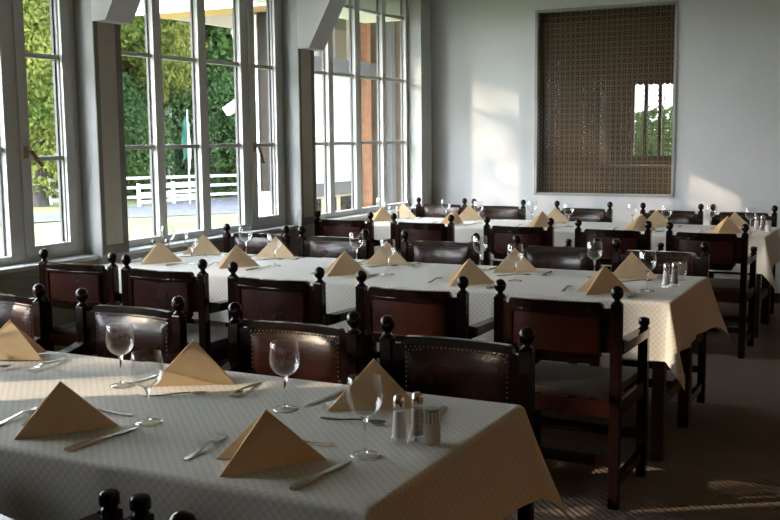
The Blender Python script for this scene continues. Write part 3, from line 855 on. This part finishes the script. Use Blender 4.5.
tree('garden_bush', -4.9, 20.5, 2.5, 2.4, 12000, .14, M['leaf_green'], M['bark'], 'bush outside the window glimpsed through the lattice screen', 70, .05, .08, .1, nb=14)
fp = thing('flagpole', 'white flagpole with a limp green and white flag beyond the road', 'flagpole', (-28.95, 36.6, G))
bm = B(); lathe(bm, [(0, 0), (.04, 0), (.025, 4.2), (0, 4.22)], 10); link('pole', bm, M['white_paint'], fp, True)
bm = B(); g = []
for i in range(5):
    g.append([bm.verts.new((-.05-.07*i+.03*math.sin(j*1.2), .05*math.sin(i*2+j*.8), 3.98-j*.2-.1*i)) for j in range(10)])
for i in range(4):
    for j in range(9): bm.faces.new((g[i][j], g[i][j+1], g[i+1][j+1], g[i+1][j]))
bmesh.ops.solidify(bm, geom=bm.faces[:], thickness=.01)
fl = link('flag', bm, M['flag_green'], fp)
bm = B(); g = []
for i in range(3):
    g.append([bm.verts.new((.05+.06*i, -.06+.05*math.sin(i*2+j*.8), 3.7-j*.22-.1*i)) for j in range(10)])
for i in range(2):
    for j in range(9): bm.faces.new((g[i][j], g[i][j+1], g[i+1][j+1], g[i+1][j]))
bmesh.ops.solidify(bm, geom=bm.faces[:], thickness=.01)
link('stripe', bm, M['flag_white'], fl)

# neighbouring wing of the house
hs = thing('house', 'cream house wing with white fascia and porch seen through the right hand windows', 'house', (-9.13, 13, G))
ho = Vector((-9.13, 13, G))
def hbox(name, x0, x1, y0, y1, z0, z1, mat, par=None):
    bm = B(); box(bm, x0-ho.x, x1-ho.x, y0-ho.y, y1-ho.y, z0-G, z1-G); return link(name, bm, mat, par or hs)
hbox('wall', -9.13, -8.95, 13, 19, G, 3.35, M['cream']); hbox('wall', -8.95, -8.2, 13, 13.15, G, .72, M['cream'])
hbox('corner_board', -9.16, -8.90, 12.96, 13.0, G, 3.35, M['white_paint'])
fr = hbox('window', -8.90, -8.20, 12.98, 13.1, .70, 3.42, M['dark_glass'])
hbox('pane', -8.84, -8.28, 12.965, 12.98, .76, 3.34, M['dark_glass'], fr)
for z in (.05, .25, .45, .65): hbox('siding', -8.93, -8.2, 12.985, 13.0, z, z+.012, M['soffit'])
# porch side, facing the dining room
hbox('wall', -8.36, -8.2, 13.16, 14.75, .80, 2.52, M['blind'])
hbox('wall', -8.36, -8.2, 13.16, 14.75, G, .28, M['cream'])
hbox('rail', -8.26, -8.16, 13.16, 14.75, .60, .80, M['grey_beam'])
w2 = hbox('window', -8.30, -8.22, 13.16, 14.75, .28, .60, M['cream'])
for y in (13.25, 13.72, 14.22): hbox('pane', -8.215, -8.21, y, y+.36, .32, .56, M['dark_glass'], w2)
hbox('beam', -8.3, -8.08, 13.0, 17, 2.50, 2.72, M['grey_beam'])
for y in (13.2, 13.75, 14.6): hbox('post', -8.28, -8.16, y, y+.12, 2.72, 3.6, M['cream'])
hbox('wall', -8.6, -8.55, 13.2, 14.7, 2.72, 3.4, M['blind'])
hbox('porch_ceiling', -8.5, -5.0, 13.0, 17, 3.55, 3.62, M['cream'])
hbox('wall', -8.2, -4.9, 16.9, 17.1, G, 3.55, M['brown_wall'])
hbox('column', -8.21, -8.09, 14.95, 15.07, G, 3.55, M['brick'])
hbox('wall', -8.62, -5.0, 15.6, 15.75, G, 3.5, M['brown_wall'])

hbox('post', -7.92, -7.78, 15.2, 15.34, G, 3.55, M['grey_beam'])
# eaves
hbox('fascia', -10.66, -7.9, 11.95, 12.0, 3.32, 3.62, M['white_paint']); hbox('fascia', -10.66, -10.60, 12.0, 19, 3.40, 3.66, M['white_paint'])
hbox('soffit', -10.62, -7.9, 12.0, 13.0, 3.38, 3.41, M['soffit'])
bm = B()
prism(bm, [(-10.7-ho.x, 3.62-G), (-5.0-ho.x, 3.62-G), (-5.0-ho.x, 4.9-G), (-7.5-ho.x, 5.6-G)], 'y', 11.9-ho.y, 19-ho.y); link('roof', bm, M['bark'], hs)
ln = thing('wall_lantern', 'white coach lantern on the house corner under the eaves', 'lantern', (-9.14, 12.85, 2.75))
bm = B(); lathe(bm, [(0, .0), (.05, .0), (.10, .32), (.0, .32)], 6); link('glass_body', bm, M['bowl'], ln)
bm = B()
for k in range(6):
    a = 2*PI*k/6; beam(bm, (.05*math.cos(a), .05*math.sin(a), 0), (.10*math.cos(a), .10*math.sin(a), .32), .02, .02)
link('cage', bm, M['white_paint'], ln)
bm = B(); lathe(bm, [(.14, .32), (.13, .35), (.05, .45), (.02, .52), (0, .53)], 6); link('cap', bm, M['white_paint'], ln)
bm = B(); beam(bm, (0, .0, -.05), (.22, .11, -.05), .04, .04); beam(bm, (0, 0, -.06), (0, 0, .02), .06, .06); link('bracket', bm, M['white_paint'], ln)
fd = thing('floodlight', 'white box floodlight on the house corner below the lantern', 'floodlight', (-9.27, 12.9, 1.93))
bm = B(); beam(bm, (-.14, -.06, -.02), (.08, 0, .12), .13, .14); link('housing', bm, M['white_paint'], fd)
bm = B(); beam(bm, (0, 0, .05), (.25, .1, -.05), .05, .05); link('arm', bm, M['white_paint'], fd)

# ------------------------------------------------------------------ unseen trees added to filter the sun
SUN = Vector((1., .68, -.45)).normalized()
Sd = np.array(SUN)
sun_gaps = [((-2.60+.15*i, 2.02+.078*i,   .75), .20) for i in range(6)]  # foliage gaps cut along sun rays so light lands on cloth and floor
sun_gaps += [((-.86, 4.50, .70), .2), ((-.86, 4.50, .42), .22), ((-1.25, 4.03, 0), .5), ((-.95, 4.15, 0), .5), ((-.55, 4.37, 0), .5)
]
def holes(c):
    keep = np.ones(len(c), bool)
    for p, r in sun_gaps:
        d = c-np.array(p); t = d@Sd; perp = d-t[:, None]*Sd[None]; keep &= (np.linalg.norm(perp, axis=1) > r)
    return keep
for i, yy in enumerate((-1.5, 1.7, 4.9, 8.2)):
    s = 24.
    p = np.array([-4.55, yy, 1.6])-Sd*s
    tree('sun_filter_tree', p[0], p[1], 15.5, 4.6, (15000, 13000, 9000, 3300)[i], .16, M['leaf_green'], M['bark'], 'unseen leafy tree placed outside the windows to filter the sun, %s' % ['first of the row', 'second of the row', 'third of the row', 'last of the row'][i], 80+i, .30, .25, .2, holes, nb=60)

# ------------------------------------------------------------------ light
m, nt, b = new_mat('warm_lamp_shade'); b.inputs['Emission Color'].default_value = (1, .55, .22, 1); b.inputs['Emission Strength'].default_value = 6
b.inputs['Base Color'].default_value = (.8, .6, .4, 1); M['lamp'] = m
for i, yy in enumerate((.2, 3.0, 5.8)):
    t = thing('wall_sconce', 'warm lit wall sconce on the right wall, %s' % ['level with the front table', 'level with the gap behind the front table', 'level with the middle table'][i], 'wall lamp', (XR, yy, 1.75), group='wall sconces')
    bm = B(); box(bm, -.02, 0, -.05, .05, -.08, .08); beam(bm, (-.02, 0, -.03), (-.12, 0, -.03), .02, .02); link('bracket', bm, M['handle'], t)
    bm = B(); lathe(bm, [(.10, 0), (.07, .20)], 20, (-.13, 0)); link('lamp_shade', bm, M['lamp'], t, True)
    L = D.lights.new('sconce_bulb', 'POINT'); L.energy = 16; L.color = (1, .58, .26); L.shadow_soft_size = .06
    lo = D.objects.new('sconce_bulb', L); C.objects.link(lo); lo.parent = t; lo.location = (-.13, 0, .1)
sun = D.lights.new('sun', 'SUN'); sun.energy = 4.2; sun.angle = math.radians(.45); sun.color = (1, .80, .56)
so = D.objects.new('sun', sun); C.objects.link(so)
so.rotation_euler = SUN.to_track_quat('-Z', 'Y').to_euler()
w = D.worlds.new('sky'); bpy.context.scene.world = w; w.use_nodes = True
nt = w.node_tree; bg = nt.nodes['Background']
tc = nt.nodes.new('ShaderNodeTexCoord'); sp = nt.nodes.new('ShaderNodeSeparateXYZ'); nt.links.new(tc.outputs['Generated'], sp.inputs[0])
rp = nt.nodes.new('ShaderNodeValToRGB'); rp.color_ramp.elements[0].position = 0; rp.color_ramp.elements[1].position = .8
rp.color_ramp.elements[0].color = (.96, .98, 1, 1); rp.color_ramp.elements[1].color = (.62, .78, 1, 1)
nt.links.new(sp.outputs[2], rp.inputs[0])
dt = nt.nodes.new('ShaderNodeVectorMath'); dt.operation = 'DOT_PRODUCT'; dt.inputs[1].default_value = tuple(Vector((-.62, -.70, .34)).normalized()); nt.links.new(tc.outputs['Generated'], dt.inputs[0])
mxm = nt.nodes.new('ShaderNodeMath'); mxm.operation = 'MAXIMUM'; mxm.inputs[1].default_value = 0; nt.links.new(dt.outputs['Value'], mxm.inputs[0])
pw = nt.nodes.new('ShaderNodeMath'); pw.operation = 'POWER'; pw.inputs[1].default_value = 5; nt.links.new(mxm.outputs[0], pw.inputs[0])
gl = nt.nodes.new('ShaderNodeVectorMath'); gl.operation = 'SCALE'; gl.inputs[0].default_value = (2.4, 2.45, 2.5); nt.links.new(pw.outputs[0], gl.inputs['Scale'])
ad = nt.nodes.new('ShaderNodeVectorMath'); ad.operation = 'ADD'; nt.links.new(rp.outputs[0], ad.inputs[0]); nt.links.new(gl.outputs[0], ad.inputs[1])
nt.links.new(ad.outputs[0], bg.inputs[0]); bg.inputs[1].default_value = 7.0

# ------------------------------------------------------------------ camera
f, pi_, ya, ro = 1018.9, -.11985, -.475996, -.0097845
fw_ = Vector((math.sin(ya)*math.cos(pi_), math.cos(ya)*math.cos(pi_), math.sin(pi_)))
r_ = Vector((math.cos(ya), -math.sin(ya), 0)); u_ = r_.cross(fw_)
r2 = r_*math.cos(ro)+u_*math.sin(ro); u2 = -r_*math.sin(ro)+u_*math.cos(ro)
cam = D.cameras.new('camera'); co = D.objects.new('camera', cam); C.objects.link(co)
co.matrix_world = Matrix(((r2.x, u2.x, -fw_.x, 0), (r2.y, u2.y, -fw_.y, 0), (r2.z, u2.z, -fw_.z, 1.5), (0, 0, 0, 1)))
cam.sensor_width = 36; cam.lens = f*36/780; cam.clip_end = 500; cam.clip_start = .05
sc = bpy.context.scene; sc.camera = co
sc.view_settings.view_transform = 'Standard'; sc.view_settings.look = 'None'; sc.view_settings.gamma = 1
sc.view_settings.exposure = 0.58
sc.cycles.use_denoising = True
sc.cycles.max_bounces = 10; sc.cycles.diffuse_bounces = 5; sc.cycles.transparent_max_bounces = 24
sc.cycles.sample_clamp_indirect = 8
